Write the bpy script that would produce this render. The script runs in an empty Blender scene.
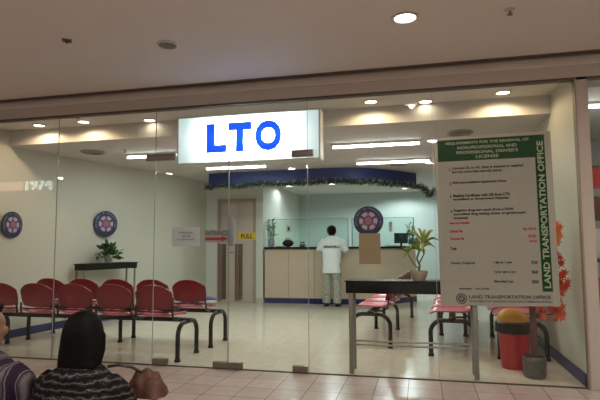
import bpy, bmesh, math, random
from mathutils import Vector, Matrix, noise
random.seed(7)
PI = math.pi
TUBE_W = 12; MALL_W = 46; SIGN_W = 42
sc = bpy.context.scene
COL = sc.collection

# ------------------------------------------------------------------ materials
MATS = {}
def mat(name, col, rough=.6, metal=0., spec=.5, var=0., vscale=6., bump=0., bscale=60., emit=None, estr=0., coat=0.):
    if name in MATS: return MATS[name]
    m = bpy.data.materials.new(name); m.use_nodes = True
    nt = m.node_tree; b = nt.nodes['Principled BSDF']
    b.inputs['Base Color'].default_value = (*col, 1)
    b.inputs['Roughness'].default_value = rough
    b.inputs['Metallic'].default_value = metal
    b.inputs['Specular IOR Level'].default_value = spec
    b.inputs['Coat Weight'].default_value = coat
    if emit is not None:
        b.inputs['Emission Color'].default_value = (*emit, 1)
        b.inputs['Emission Strength'].default_value = estr
    tc = nt.nodes.new('ShaderNodeTexCoord')
    if var > 0:
        n = nt.nodes.new('ShaderNodeTexNoise'); n.inputs['Scale'].default_value = vscale
        n.inputs['Detail'].default_value = 4
        nt.links.new(tc.outputs['Object'], n.inputs['Vector'])
        mx = nt.nodes.new('ShaderNodeMix'); mx.data_type = 'RGBA'
        mx.inputs[6].default_value = (*[c * (1 - var) for c in col], 1)
        mx.inputs[7].default_value = (*[min(1, c * (1 + var)) for c in col], 1)
        nt.links.new(n.outputs['Fac'], mx.inputs[0]); nt.links.new(mx.outputs[2], b.inputs['Base Color'])
    if bump > 0:
        n = nt.nodes.new('ShaderNodeTexNoise'); n.inputs['Scale'].default_value = bscale
        nt.links.new(tc.outputs['Object'], n.inputs['Vector'])
        bp = nt.nodes.new('ShaderNodeBump'); bp.inputs['Strength'].default_value = bump
        bp.inputs['Distance'].default_value = .01
        nt.links.new(n.outputs['Fac'], bp.inputs['Height']); nt.links.new(bp.outputs['Normal'], b.inputs['Normal'])
    MATS[name] = m
    return m

def tile_mat(name, c1, c2, grout, sx, sy, gw, px, py, rough, spec=.5):
    """tiles sx by sy, grout of gw metres, phase px, py (world metres, object origin at 0)"""
    m = bpy.data.materials.new(name); m.use_nodes = True
    nt = m.node_tree; b = nt.nodes['Principled BSDF']
    tc = nt.nodes.new('ShaderNodeTexCoord'); mp = nt.nodes.new('ShaderNodeMapping')
    mp.inputs['Location'].default_value = (-px, -py, 0)
    br = nt.nodes.new('ShaderNodeTexBrick'); br.offset = 0; br.squash = 1
    br.inputs['Scale'].default_value = 1; br.inputs['Brick Width'].default_value = sx
    br.inputs['Row Height'].default_value = sy; br.inputs['Mortar Size'].default_value = gw / 2
    br.inputs['Mortar Smooth'].default_value = .2; br.inputs['Bias'].default_value = 0
    br.inputs['Color1'].default_value = (*c1, 1); br.inputs['Color2'].default_value = (*c2, 1)
    br.inputs['Mortar'].default_value = (*grout, 1)
    nt.links.new(tc.outputs['Object'], mp.inputs[0]); nt.links.new(mp.outputs[0], br.inputs[0])
    n = nt.nodes.new('ShaderNodeTexNoise'); n.inputs['Scale'].default_value = 9; n.inputs['Detail'].default_value = 5
    nt.links.new(tc.outputs['Object'], n.inputs['Vector'])
    mx = nt.nodes.new('ShaderNodeMix'); mx.data_type = 'RGBA'; mx.blend_type = 'MULTIPLY'
    mx.inputs[0].default_value = .25
    nt.links.new(br.outputs['Color'], mx.inputs[6]); nt.links.new(n.outputs['Fac'], mx.inputs[7])
    nt.links.new(mx.outputs[2], b.inputs['Base Color'])
    rr = nt.nodes.new('ShaderNodeMapRange'); rr.inputs['To Min'].default_value = rough; rr.inputs['To Max'].default_value = .8
    nt.links.new(br.outputs['Fac'], rr.inputs[0]); nt.links.new(rr.outputs[0], b.inputs['Roughness'])
    b.inputs['Specular IOR Level'].default_value = spec
    MATS[name] = m
    return m

def glass_mat(name, tint=(1, 1, 1), refl=1.0, ior=1.45):
    m = bpy.data.materials.new(name); m.use_nodes = True
    nt = m.node_tree; nt.nodes.clear()
    o = nt.nodes.new('ShaderNodeOutputMaterial'); t = nt.nodes.new('ShaderNodeBsdfTransparent')
    g = nt.nodes.new('ShaderNodeBsdfGlossy'); f = nt.nodes.new('ShaderNodeFresnel'); mx = nt.nodes.new('ShaderNodeMixShader')
    t.inputs[0].default_value = (*tint, 1); g.inputs['Roughness'].default_value = .01
    ge = nt.nodes.new('ShaderNodeNewGeometry'); mi = nt.nodes.new('ShaderNodeMix')   # same reflectance on both faces of the thin sheet
    mi.inputs[2].default_value = ior; mi.inputs[3].default_value = 1 / ior
    nt.links.new(ge.outputs['Backfacing'], mi.inputs[0]); nt.links.new(mi.outputs[0], f.inputs[0])
    ml = nt.nodes.new('ShaderNodeMath'); ml.operation = 'MULTIPLY'; ml.inputs[1].default_value = refl
    nt.links.new(f.outputs[0], ml.inputs[0]); nt.links.new(ml.outputs[0], mx.inputs[0])
    nt.links.new(t.outputs[0], mx.inputs[1]); nt.links.new(g.outputs[0], mx.inputs[2]); nt.links.new(mx.outputs[0], o.inputs[0])
    MATS[name] = m
    return m

# ------------------------------------------------------------------ mesh helpers
class MB:
    def __init__(s): s.bm = bmesh.new()
    def box(s, x0, x1, y0, y1, z0, z1, bev=0., M=None):
        t = bmesh.new()
        bmesh.ops.create_cube(t, size=1)
        for v in t.verts:
            v.co = Vector(((x0 + x1) / 2 + v.co.x * (x1 - x0), (y0 + y1) / 2 + v.co.y * (y1 - y0), (z0 + z1) / 2 + v.co.z * (z1 - z0)))
        if bev > 0:
            bmesh.ops.bevel(t, geom=t.edges[:] , offset=bev, segments=2, profile=.5, affect='EDGES')
        s.merge(t, M); return s
    def merge(s, t, M=None):
        if M is not None: bmesh.ops.transform(t, matrix=M, verts=t.verts)
        me = bpy.data.meshes.new('tmp'); t.to_mesh(me); t.free(); s.bm.from_mesh(me); bpy.data.meshes.remove(me)
    def tube(s, pts, r, seg=10, cap=True, flat=1.0, up=None):
        """r: number or list; flat squashes along the second axis"""
        pts = [Vector(p) for p in pts]; n = len(pts)
        rs = r if isinstance(r, (list, tuple)) else [r] * n
        rings = []; prev = None
        for i, p in enumerate(pts):
            a = pts[max(i - 1, 0)]; b = pts[min(i + 1, n - 1)]; d = (b - a).normalized()
            if prev is None:
                ref = up if up else (Vector((0, 0, 1)) if abs(d.z) < .9 else Vector((0, 1, 0)))
                u = d.cross(Vector(ref)).normalized()
            else:
                u = (prev - d * prev.dot(d)).normalized()
            prev = u; w = d.cross(u)
            rings.append([s.bm.verts.new(p + (u * math.cos(t) + w * math.sin(t) * flat) * rs[i]) for t in [2 * PI * k / seg for k in range(seg)]])
        for i in range(n - 1):
            for k in range(seg):
                s.bm.faces.new((rings[i][k], rings[i][(k + 1) % seg], rings[i + 1][(k + 1) % seg], rings[i + 1][k]))
        if cap:
            s.bm.faces.new(rings[0][::-1]); s.bm.faces.new(rings[-1])
        return s
    def lathe(s, prof, c=(0, 0, 0), seg=24, sx=1., sy=1., cap=True):
        rings = []
        for r, z in prof:
            rings.append([s.bm.verts.new((c[0] + r * sx * math.cos(2 * PI * k / seg), c[1] + r * sy * math.sin(2 * PI * k / seg), c[2] + z)) for k in range(seg)])
        for i in range(len(rings) - 1):
            for k in range(seg):
                s.bm.faces.new((rings[i][k], rings[i][(k + 1) % seg], rings[i + 1][(k + 1) % seg], rings[i + 1][k]))
        if cap:
            s.bm.faces.new(rings[0][::-1]); s.bm.faces.new(rings[-1])
        return s
    def ell(s, c, r, M=None, u=16, v=10):
        t = bmesh.new(); bmesh.ops.create_uvsphere(t, u_segments=u, v_segments=v, radius=1)
        for q in t.verts: q.co = Vector((q.co.x * r[0], q.co.y * r[1], q.co.z * r[2]))
        T = Matrix.Translation(Vector(c))
        s.merge(t, T @ M if M is not None else T); return s
    def poly(s, pts):
        s.bm.faces.new([s.bm.verts.new(p) for p in pts]); return s
    def prism(s, pts2, z0, z1):
        """closed outline in XY, extruded along Z"""
        a = [s.bm.verts.new((x, y, z0)) for x, y in pts2]; b = [s.bm.verts.new((x, y, z1)) for x, y in pts2]; n = len(a)
        s.bm.faces.new(a[::-1]); s.bm.faces.new(b)
        for i in range(n): s.bm.faces.new((a[i], a[(i + 1) % n], b[(i + 1) % n], b[i]))
        return s
    def surf(s, fn, nu, nv, th=0.):
        """grid fn(u,v)->Vector, optionally thickened along the normal"""
        P = [[Vector(fn(i / nu, j / nv)) for j in range(nv + 1)] for i in range(nu + 1)]
        V = [[s.bm.verts.new(p) for p in row] for row in P]
        for i in range(nu):
            for j in range(nv): s.bm.faces.new((V[i][j], V[i + 1][j], V[i + 1][j + 1], V[i][j + 1]))
        if th:
            def nrm(i, j):
                a = P[min(i + 1, nu)][j] - P[max(i - 1, 0)][j]; b = P[i][min(j + 1, nv)] - P[i][max(j - 1, 0)]
                return a.cross(b).normalized()
            W = [[s.bm.verts.new(P[i][j] - nrm(i, j) * th) for j in range(nv + 1)] for i in range(nu + 1)]
            for i in range(nu):
                for j in range(nv): s.bm.faces.new((W[i][j], W[i][j + 1], W[i + 1][j + 1], W[i + 1][j]))
            for i in range(nu):
                s.bm.faces.new((V[i][0], W[i][0], W[i + 1][0], V[i + 1][0])); s.bm.faces.new((V[i][nv], V[i + 1][nv], W[i + 1][nv], W[i][nv]))
            for j in range(nv):
                s.bm.faces.new((V[0][j], V[0][j + 1], W[0][j + 1], W[0][j])); s.bm.faces.new((V[nu][j], W[nu][j], W[nu][j + 1], V[nu][j + 1]))
        return s
    def build(s, name, m, parent=None, smooth=True, loc=None, rot=None):
        bmesh.ops.recalc_face_normals(s.bm, faces=s.bm.faces)
        me = bpy.data.meshes.new(name); s.bm.to_mesh(me); s.bm.free()
        if smooth:
            for p in me.polygons: p.use_smooth = True
            try: me.set_sharp_from_angle(angle=math.radians(38))
            except Exception: pass
        me.materials.append(m)
        o = bpy.data.objects.new(name, me); COL.objects.link(o)
        if parent: o.parent = parent
        if loc: o.location = loc
        if rot: o.rotation_euler = rot
        return o

def tag(o, label, cat, group=None, kind=None):
    o['label'] = label; o['category'] = cat
    if group: o['group'] = group
    if kind: o['kind'] = kind
    return o
def thing(name, label, cat, loc=(0, 0, 0), rz=0, group=None):
    o = bpy.data.objects.new(name, None); COL.objects.link(o); o.empty_display_size = .1
    o.location = loc; o.rotation_euler = (0, 0, rz)
    return tag(o, label, cat, group)
def struct(o):
    o['kind'] = 'structure'; return o
def dup(root, loc, rz=0, label=None, group=None):
    r = root.copy(); COL.objects.link(r); r.location = loc; r.rotation_euler = (0, 0, rz)
    if label: r['label'] = label
    if group: r['group'] = group
    for ch in list(root.children):
        c = ch.copy(); COL.objects.link(c); c.parent = r
        for g in list(ch.children):
            d = g.copy(); COL.objects.link(d); d.parent = c
    return r

def text_bm(s, w, h, ext=.001, bold=0.):
    """text as a bmesh: laid in XZ facing -Y, centred, scaled to w by h (h None keeps shape)"""
    cu = bpy.data.curves.new('t', 'FONT'); cu.body = s; cu.offset = bold; cu.extrude = ext; cu.resolution_u = 3
    cu.align_x = 'LEFT'
    o = bpy.data.objects.new('t', cu); COL.objects.link(o)
    dg = bpy.context.evaluated_depsgraph_get(); me = bpy.data.meshes.new_from_object(o.evaluated_get(dg))
    bpy.data.objects.remove(o); bpy.data.curves.remove(cu)
    bm = bmesh.new(); bm.from_mesh(me); bpy.data.meshes.remove(me)
    xs = [v.co.x for v in bm.verts]; ys = [v.co.y for v in bm.verts]
    cx, cy = (min(xs) + max(xs)) / 2, (min(ys) + max(ys)) / 2
    kx = w / (max(xs) - min(xs)); ky = kx if h is None else h / (max(ys) - min(ys))
    for v in bm.verts: v.co = Vector(((v.co.x - cx) * kx, -v.co.z, (v.co.y - cy) * ky))
    return bm
def text(mb, s, w, h, loc, M=None, bold=0., ext=.001):
    t = text_bm(s, w, h, ext, bold)
    T = Matrix.Translation(Vector(loc))
    mb.merge(t, T @ M if M is not None else T)

# ------------------------------------------------------------------ material set
M_office_ceil = mat('office_ceiling', (.60, .585, .56), .8, var=.03, vscale=2)
M_mall_ceil = mat('mall_ceiling', (.50, .465, .42), .75, var=.04, vscale=1.5)
M_header = mat('header_paint', (.42, .38, .34), .7, var=.03, vscale=2)
M_groove = mat('groove_dark', (.07, .05, .04), .8)
M_wall = mat('cream_wall', (.53, .53, .455), .42, var=.02, vscale=1.3, spec=.4)
M_wall_pale = mat('pale_wall', (.64, .66, .60), .5, var=.02)
M_back = mat('teal_white_wall', (.51, .58, .575), .5, var=.03, vscale=1.2)
M_base = mat('blue_baseboard', (.009, .015, .10), .35)
M_blue = mat('blue_fascia', (.018, .035, .15), .55, var=.08, vscale=5)
M_floor = tile_mat('office_vinyl', (.76, .70, .58), (.72, .67, .55), (.56, .51, .42), .6, .6, .004, .1, .25, .16, .55)
M_mall_floor = tile_mat('mall_tiles', (.60, .50, .455), (.53, .45, .41), (.10, .075, .065), .268, .268, .007, -.403 + .0, -.0135, .22, .5)
M_thresh = mat('threshold_strip', (.10, .08, .065), .5, metal=.3)
M_glass = glass_mat('storefront_glass', (.955, .975, .965), .65, 1.42)
M_teller = glass_mat('teller_glass', (.88, .955, .925), 1.0)
M_edge = mat('glass_edge', (.28, .31, .29), .3)
M_patch = mat('patch_metal', (.20, .18, .155), .35, metal=.75)
M_steel = mat('brushed_steel', (.48, .46, .43), .35, metal=.85, bump=.05)
M_red_shaded = mat('red_plastic_shaded', (.19, .006, .014), .38, spec=.5, var=.05)  # backrests: shade on the side away from the lamps is in this darker red
M_red_lit = mat('red_plastic_lit', (.56, .10, .14), .28, spec=.7, var=.05)  # same plastic as the backrests, lamp light on the seats put into the colour
M_black = mat('black_metal', (.009, .009, .0085), .38, spec=.35)
M_blacktop = mat('black_laminate', (.006, .006, .0065), .4, spec=.25)
M_greyleg = mat('grey_leg', (.21, .20, .18), .45, metal=.35)
M_white = mat('white_plastic', (.75, .75, .72), .5)
M_tube = mat('tube_glow', (1, 1, 1), .5, emit=(.95, 1, .97), estr=14)
M_lamp = mat('downlight_glow', (1, 1, 1), .5, emit=(1, .86, .66), estr=14)
M_lampoff = mat('unlit_lamp', (.14, .11, .09), .3, metal=.4)
M_ring = mat('downlight_ring', (.50, .45, .40), .4, metal=.3)
M_leaf = mat('green_leaf', (.07, .17, .04), .5, var=.4, vscale=25)
M_leaf2 = mat('yellow_green_leaf', (.26, .33, .07), .5, var=.35, vscale=18)
M_darkleaf = mat('dark_leaf', (.025, .075, .022), .5, var=.4, vscale=25)
M_skin = mat('skin', (.15, .075, .047), .55, var=.06, vscale=14)
M_hair = mat('black_hair', (.003, .0025, .0025), .6, spec=.07, bump=.3, bscale=120)
M_seal_blue = mat('seal_blue', (.016, .019, .075), .5, var=.2, vscale=30)
M_seal_white = mat('seal_white', (.40, .37, .42), .5)
M_seal_pink = mat('seal_pink', (.28, .12, .23), .5, var=.3, vscale=60)
M_seal_plum = mat('seal_plum', (.09, .035, .10), .5)
M_wood = mat('counter_laminate', (.60, .50, .38), .5, var=.06, vscale=3)
M_door = mat('door_laminate', (.52, .45, .39), .5, var=.05, vscale=3)
M_frame = mat('door_frame', (.36, .31, .26), .5)
M_paper = mat('white_paper', (.56, .61, .66), .7)
M_green = mat('poster_green', (.003, .048, .014), .6, spec=.2)
M_ink = mat('dark_ink', (.05, .045, .05), .6)
M_redink = mat('red_ink', (.42, .03, .04), .6)
M_poster = mat('poster_sheet', (.33, .305, .275), .6, var=.02)
M_ltr = mat('poster_lettering', (.34, .38, .28), .6)

# ------------------------------------------------------------------ camera (position, yaw, pitch and roll fitted to the photograph)
f_px, yaw, pitch, roll = 507.18, .2334692, .0855161, -.00603197
fw = Vector((-math.sin(yaw) * math.cos(pitch), math.cos(yaw) * math.cos(pitch), math.sin(pitch)))
r0 = Vector((math.cos(yaw), math.sin(yaw), 0)); u0 = r0.cross(fw)
rt = r0 * math.cos(roll) + u0 * math.sin(roll); up = -r0 * math.sin(roll) + u0 * math.cos(roll)
cam = bpy.data.cameras.new('camera'); co = bpy.data.objects.new('camera', cam); COL.objects.link(co)
cam.sensor_width = 36; cam.lens = f_px * 36 / 600
mw = Matrix((rt, up, -fw)).transposed().to_4x4(); mw.translation = Vector((0, -4.702, 1.2)); co.matrix_world = mw
sc.camera = co

# ------------------------------------------------------------------ the room
ZC, ZH = 2.5, 2.60          # office ceiling, underside of the storefront header
ZP, ZM = 2.69, 2.79         # strip ceiling behind the glass, mall ceiling
WL = [(-5.27, .02), (-5.22, .8), (-5.14, 1.6), (-4.97, 2.3), (-4.72, 3.2), (-4.5, 4.1), (-4.42, 5.3)]
def smooth_poly(P, n=6):
    out = []
    for i in range(len(P) - 1):
        p0 = P[max(i - 1, 0)]; p1 = P[i]; p2 = P[i + 1]; p3 = P[min(i + 2, len(P) - 1)]
        for k in range(n):
            t = k / n
            out.append(tuple(.5 * ((2 * p1[a]) + (-p0[a] + p2[a]) * t + (2 * p0[a] - 5 * p1[a] + 4 * p2[a] - p3[a]) * t * t + (-p0[a] + 3 * p1[a] - 3 * p2[a] + p3[a]) * t ** 3) for a in (0, 1)))
    out.append(P[-1]); return out
WS = smooth_poly(WL)
def ribbon(P, off0, off1, z0, z1):
    """wall following polyline P between two offsets to the right (+x side)"""
    A = []; B = []
    for i, p in enumerate(P):
        a = Vector(P[max(i - 1, 0)]); b = Vector(P[min(i + 1, len(P) - 1)]); d = (b - a).normalized(); n = Vector((d.y, -d.x))
        A.append((p[0] + n.x * off0, p[1] + n.y * off0)); B.append((p[0] + n.x * off1, p[1] + n.y * off1))
    return MB().prism(A + B[::-1], z0, z1)
struct(ribbon(WS, -.12, 0, 0, 2.9).build('wall_left', M_wall))
struct(ribbon(WS, 0.001, .015, 0, .105).build('baseboard_left', M_base))
struct(MB().box(1.31, 1.41, .02, 8.7, 0, 2.9).build('wall_right', M_wall))
struct(MB().box(1.295, 1.309, .05, 8.6, 0, .105).build('baseboard_right', M_base))
# storefront pillar between the two shops, header and groove
struct(MB().box(1.31, 1.405, -.05, .02, 0, ZH, .004).build('trim_pillar', M_header))
struct(MB().box(-9, 6, -.05, .05, ZH, 2.9).build('trim_header', M_header))
struct(MB().box(-9, 6, -.075, -.05, 2.705, ZM - .012, .004).build('trim_header_board', M_mall_ceil))
struct(MB().box(-9, 6, -.05, .015, ZH - .022, ZH - .001).build('trim_glass_channel', mat('channel', (.10, .08, .065), .5, metal=.4)))
struct(MB().box(1.3, 1.311, -.053, .015, 0, ZH).build('trim_jamb', mat('jamb_edge', (.26, .21, .17), .5)))
struct(MB().box(-9, 6, -.20, -.075, ZM - .001, 2.9).build('trim_groove', M_groove))  # dark colour stands for the shade inside this shadow gap
struct(MB().box(-18, 8, -5.95, -.165, ZM - .004, 2.9).build('ceiling', M_mall_ceil))
struct(MB().box(-14, 8, -16, 0, -.1, 0).build('floor', M_mall_floor))
struct(MB().box(-5.6, 1.4, 0, 8.7, -.1, 0).build('floor', M_floor))
struct(MB().box(-5.3, 1.31, -.012, .014, 0, .008).build('trim_threshold', M_thresh))
# strip ceiling behind the glass, bulkhead face, office ceiling
struct(MB().box(-5.4, 1.4, .05, .8, ZP, 2.9).build('ceiling', M_office_ceil))
struct(MB().box(-5.4, 1.4, .80, 8.7, ZC, 2.9).build('ceiling', M_office_ceil))
# back of the room: door wall, pillar, back office
struct(MB().box(-4.5, -4.16, 5.3, 5.4, 0, ZC).box(-3.32, -3.17, 5.3, 5.4, 0, ZC).box(-4.16, -3.32, 5.3, 5.4, 2.14, ZC).build('wall_back', M_wall_pale))
struct(MB().box(-3.30, -3.17, 5.4, 8.6, 0, ZC).build('wall_partition', M_wall_pale))
struct(MB().box(-3.3, 1.4, 8.5, 8.6, 0, ZC).build('wall_back', M_back))
struct(MB().box(-4.44, -4.165, 5.285, 5.299, 0, .1).box(-3.315, -3.155, 5.285, 5.299, 0, .1).build('baseboard_back', mat('pale_base', (.5, .5, .46), .5)))

# double wooden door in the back wall
d = MB().box(-4.16, -4.11, 5.27, 5.38, 0, 2.14).box(-3.37, -3.32, 5.27, 5.38, 0, 2.14).box(-4.11, -3.37, 5.27, 5.38, 2.09, 2.14).build('door_1', M_frame)
struct(d)
for x0, x1, hx in ((-4.11, -3.742, -3.80), (-3.738, -3.37, -3.68)):
    lf = MB().box(x0, x1, 5.31, 5.35, .005, 2.09, .004).build('door_leaf', M_door, d)
    MB().tube([(hx, 5.31, 1.02), (hx, 5.27, 1.02), (hx + (-.1 if hx < -3.74 else .1), 5.27, 1.02)], .009, 8).build('door_handle', M_patch, lf)

# ------------------------------------------------------------------ storefront glass: fixed panes are windows, the two leaves are a glass door
def pane(name, x0, x1, z0, z1, y=-.005):
    o = struct(MB().box(x0, x1, y - .005, y + .005, z0, z1).build(name, M_glass, smooth=False))
    return o
def edges(o, xs, z0, z1):
    for x in xs: MB().box(x - .0018, x + .0018, -.0115, .0012, z0, z1).build('glass_edge', M_edge, o)
XS = [-3.81, -2.64, -1.046, .122, 1.30]
w = pane('window_1', -5.2, XS[0] - .002, .008, ZH - .022); edges(w, [XS[0] - .004], .01, ZH - .03)
w = pane('window_2', XS[0] + .002, XS[1] - .002, .008, ZH - .022); edges(w, [XS[1] - .006], .01, ZH - .03)
w = pane('window_3', XS[2] + .002, XS[3] - .002, .008, ZH - .022); edges(w, [XS[2] + .006], .01, ZH - .03)
w = pane('window_4', XS[3] + .002, XS[4], .008, ZH - .022); edges(w, [XS[3] + .002], .01, ZH - .03)
tr = pane('window_5', XS[1] + .002, XS[2] - .002, 2.085, ZH - .022)
for a, b, z0, z1 in ((-2.745, -2.42, 2.055, 2.125), (-1.195, -.985, 2.03, 2.095)):
    MB().box(a, b, -.03, .018, z0, z1, .004).build('patch_fitting', M_patch, tr)
XM = -1.84
for i, (x0, x1) in enumerate(((XS[1] + .006, XM - .003), (XM + .003, XS[2] - .006))):
    g = struct(MB().box(x0, x1, -.010, 0, .012, 2.08).build('door_%d' % (i + 2), M_glass, smooth=False))
    ex = x1 if i == 0 else x0
    MB().box(ex - .0018, ex + .0018, -.0115, .0012, .06, 2.06).build('glass_edge', M_edge, g)
    hx = -1.905 if i == 0 else -1.733
    for hy in (-.055, .045):
        h = MB().tube([(hx, hy, .66), (hx, hy, 1.20)], .021, 12)
        for z in (.76, 1.10): h.tube([(hx, hy, z), (hx, -.011 if hy < 0 else .001, z)], .009, 8)
        h.build('pull_handle', mat('handle_metal', (.22, .19, .16), .3, metal=.8), g)
    if i == 0:
        MB().box(-2.635, -2.475, -.026, .014, .012, .068, .004).build('patch_fitting', M_patch, g)
        MB().box(-1.99, -1.845, -.026, .014, .012, .068, .004).build('patch_fitting', M_patch, g)
    else:
        MB().box(-1.835, -1.69, -.026, .014, .012, .068, .004).build('patch_fitting', M_patch, g)
        MB().box(-1.195, -1.052, -.026, .014, .012, .068, .004).build('patch_fitting', M_patch, g)
        MB().box(-1.836, -1.797, -.028, .016, 1.18, 1.465, .003).build('lock_plate', mat('lock_grey', (.22, .25, .27), .4, metal=.3), g)

# ------------------------------------------------------------------ lit sign box with LTO
sg = thing('lit_sign', 'large backlit white sign box with blue LTO letters above glass entrance', 'sign', (-1.69, .16, 2.02))
MB().box(-.76, .76, -.085, .075, 0, .015, .002).box(-.76, .76, -.085, .075, .485, .50, .002).box(-.76, -.745, -.085, .075, .015, .485).box(.745, .76, -.085, .075, .015, .485).box(-.745, .745, .060, .075, .015, .485).build('case', mat('sign_case', (.62, .64, .62), .5), sg)
def translucent(name, col, refl):
    m = bpy.data.materials.new(name); m.use_nodes = True; nt = m.node_tree; nt.nodes.clear()
    o = nt.nodes.new('ShaderNodeOutputMaterial'); t = nt.nodes.new('ShaderNodeBsdfTranslucent'); d_ = nt.nodes.new('ShaderNodeBsdfDiffuse'); mx = nt.nodes.new('ShaderNodeMixShader')
    t.inputs[0].default_value = (*col, 1); d_.inputs[0].default_value = (*refl, 1); mx.inputs[0].default_value = .25
    nt.links.new(t.outputs[0], mx.inputs[1]); nt.links.new(d_.outputs[0], mx.inputs[2]); nt.links.new(mx.outputs[0], o.inputs[0])
    return m
MB().poly([(-.745, -.078, .015), (.745, -.078, .015), (.745, -.078, .485), (-.745, -.078, .485)]).build('lit_face', translucent('sign_face', (.86, .96, .97), (.8, .8, .8)), sg, smooth=False)
MB().tube([(-.42, .042, .25), (.42, .042, .25)], .016, 10).build('inner_tube', M_tube, sg)
l = bpy.data.lights.new('sign_lamp', 'AREA'); l.shape = 'RECTANGLE'; l.size = .80; l.size_y = .05; l.energy = SIGN_W; l.color = (.92, .98, 1)
o = bpy.data.objects.new('sign_lamp', l); COL.objects.link(o); o.location = (-1.69, .16 + .022, 2.27); o.rotation_euler = (-PI / 2, 0, 0)
M_letter = translucent('sign_letter', (.004, .030, .70), (.008, .02, .35))
for ch, x0, x1, hh in (('L', -2.122, -1.90, .300), ('T', -1.885, -1.634, .300), ('O', -1.600, -1.318, .312)):
    mb = MB(); text(mb, ch, x1 - x0, hh, ((x0 + x1) / 2 + 1.69, -.085, .258), bold=.065 if ch != 'O' else .055, ext=.0)
    mb.build('letter', M_letter, sg, smooth=False)

# ------------------------------------------------------------------ seals
def seal(label, loc, rz, R, group=None):
    t = thing('round_seal', label, 'seal', loc, rz, group)
    # faces local -Y
    def disc(r, y0, y1, n=40, ri=0):
        m = MB()
        c = [(r * math.cos(2 * PI * k / n), r * math.sin(2 * PI * k / n)) for k in range(n)]
        m.prism(c, y0, y1); bmesh.ops.transform(m.bm, matrix=Matrix.Rotation(PI / 2, 4, 'X'), verts=m.bm.verts)
        return m
    disc(R, 0, .012).build('disc', M_seal_blue, t)
    disc(R * .66, .012, .015).build('inner_disc', M_seal_plum, t)
    e = MB()
    for k in range(6):
        a = PI / 2 + PI / 3 * k + PI / 6; w_ = .36
        pts = [(R * q * math.cos(a + s), R * q * math.sin(a + s)) for q, s in ((.36, -w_ * .9), (.60, -w_), (.62, 0), (.60, w_), (.36, w_ * .9))]
        e.prism(pts, .015, .018)
    bmesh.ops.transform(e.bm, matrix=Matrix.Rotation(PI / 2, 4, 'X'), verts=e.bm.verts)
    e.build('emblem_petals', M_seal_white, t)
    tri = MB()
    for k in range(3):
        a = PI / 2 + 2 * PI / 3 * k
        tri.prism([(R * .58 * math.cos(a), R * .58 * math.sin(a)), (R * .34 * math.cos(a + .45), R * .34 * math.sin(a + .45)), (R * .34 * math.cos(a - .45), R * .34 * math.sin(a - .45))], .018, .020)
    bmesh.ops.transform(tri.bm, matrix=Matrix.Rotation(PI / 2, 4, 'X'), verts=tri.bm.verts)
    tri.build('emblem_points', M_seal_pink, t)
    disc(R * .34, .018, .021).build('medallion_ring', M_seal_plum, t); disc(R * .27, .021, .024).build('medallion', M_seal_pink, t)
    # ring of lettering
    ring = MB(); s = 'DEPARTMENT OF TRANSPORTATION'
    for k, ch in enumerate(s):
        if ch == ' ': continue
        a = PI * 1.12 - k * PI * 1.24 / (len(s) - 1)
        tb = text_bm(ch, R * .075, R * .13, .001, .01)
        Mx = Matrix.Translation((R * .83 * math.cos(a), -.0135, R * .83 * math.sin(a))) @ Matrix.Rotation(-(a - PI / 2), 4, 'Y')
        ring.merge(tb, Mx)
    ring.build('ring_lettering', mat('seal_letter', (.25, .27, .42), .5), t, smooth=False)
    return t
seal('round blue and purple seal hung on left wall nearest the glass front', (-5.195, .87, 1.465), PI / 2, .172)
seal('round blue and purple seal on left wall above the wall side console table', (-4.885, 2.44, 1.53), math.radians(66), .205)
seal('round blue seal stuck on the storefront glass above a brown card', (-.474, .045, 1.405), 0, .138)
bc = tag(MB().box(-.562, -.365, .012, .020, 1.008, 1.29).build('brown_card', mat('brown_card', (.30, .225, .14), .7, var=.05)), 'plain brown card taped inside glass below the round seal', 'card')

# ------------------------------------------------------------------ papers on the glass
n1 = tag(MB().box(-2.455, -2.15, .006, .008, 1.178, 1.372).build('paper_notice', M_paper), 'white paper notice taped on the glass left of the door', 'notice')
mb = MB()
for k, (s, w_) in enumerate((('OFFICE HOURS', .15), ('8:00 AM', .09), ('TO 5:00 PM DAILY', .19))): text(mb, s, w_, .018, (-2.30, .005, 1.315 - k * .034))
mb.build('lettering', mat('grey_ink', (.22, .22, .24), .7), n1, smooth=False)
n2 = tag(MB().box(-2.10, -1.845, .006, .008, 1.215, 1.34).build('entrance_sticker', mat('sticker_grey', (.40, .38, .38), .6)), 'pale sticker with dark lettering over a red arrow on glass door', 'sticker')
mb = MB(); text(mb, 'ENTRANCE', .235, .045, (-1.972, .005, 1.307), bold=.02); mb.build('lettering', mat('sticker_ink', (.10, .10, .16), .6), n2, smooth=False)
mb = MB(); mb.prism([(-2.09, 1.236), (-1.92, 1.236), (-1.92, 1.222), (-1.852, 1.25), (-1.92, 1.279), (-1.92, 1.264), (-2.09, 1.264)], 0, .001)
bmesh.ops.transform(mb.bm, matrix=Matrix.Translation((0, .005, 0)) @ Matrix.Rotation(PI / 2, 4, 'X'), verts=mb.bm.verts)
mb.build('arrow', M_redink, n2, smooth=False)
n3 = tag(MB().box(-1.745, -1.565, .006, .008, 1.238, 1.308).build('pull_sticker', mat('sticker_yellow', (.68, .58, .03), .5)), 'yellow PULL sticker on right leaf of the glass door', 'sticker')
mb = MB(); text(mb, 'PULL', .12, .045, (-1.655, .005, 1.273), bold=.02); mb.build('lettering', M_ink, n3, smooth=False)

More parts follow.
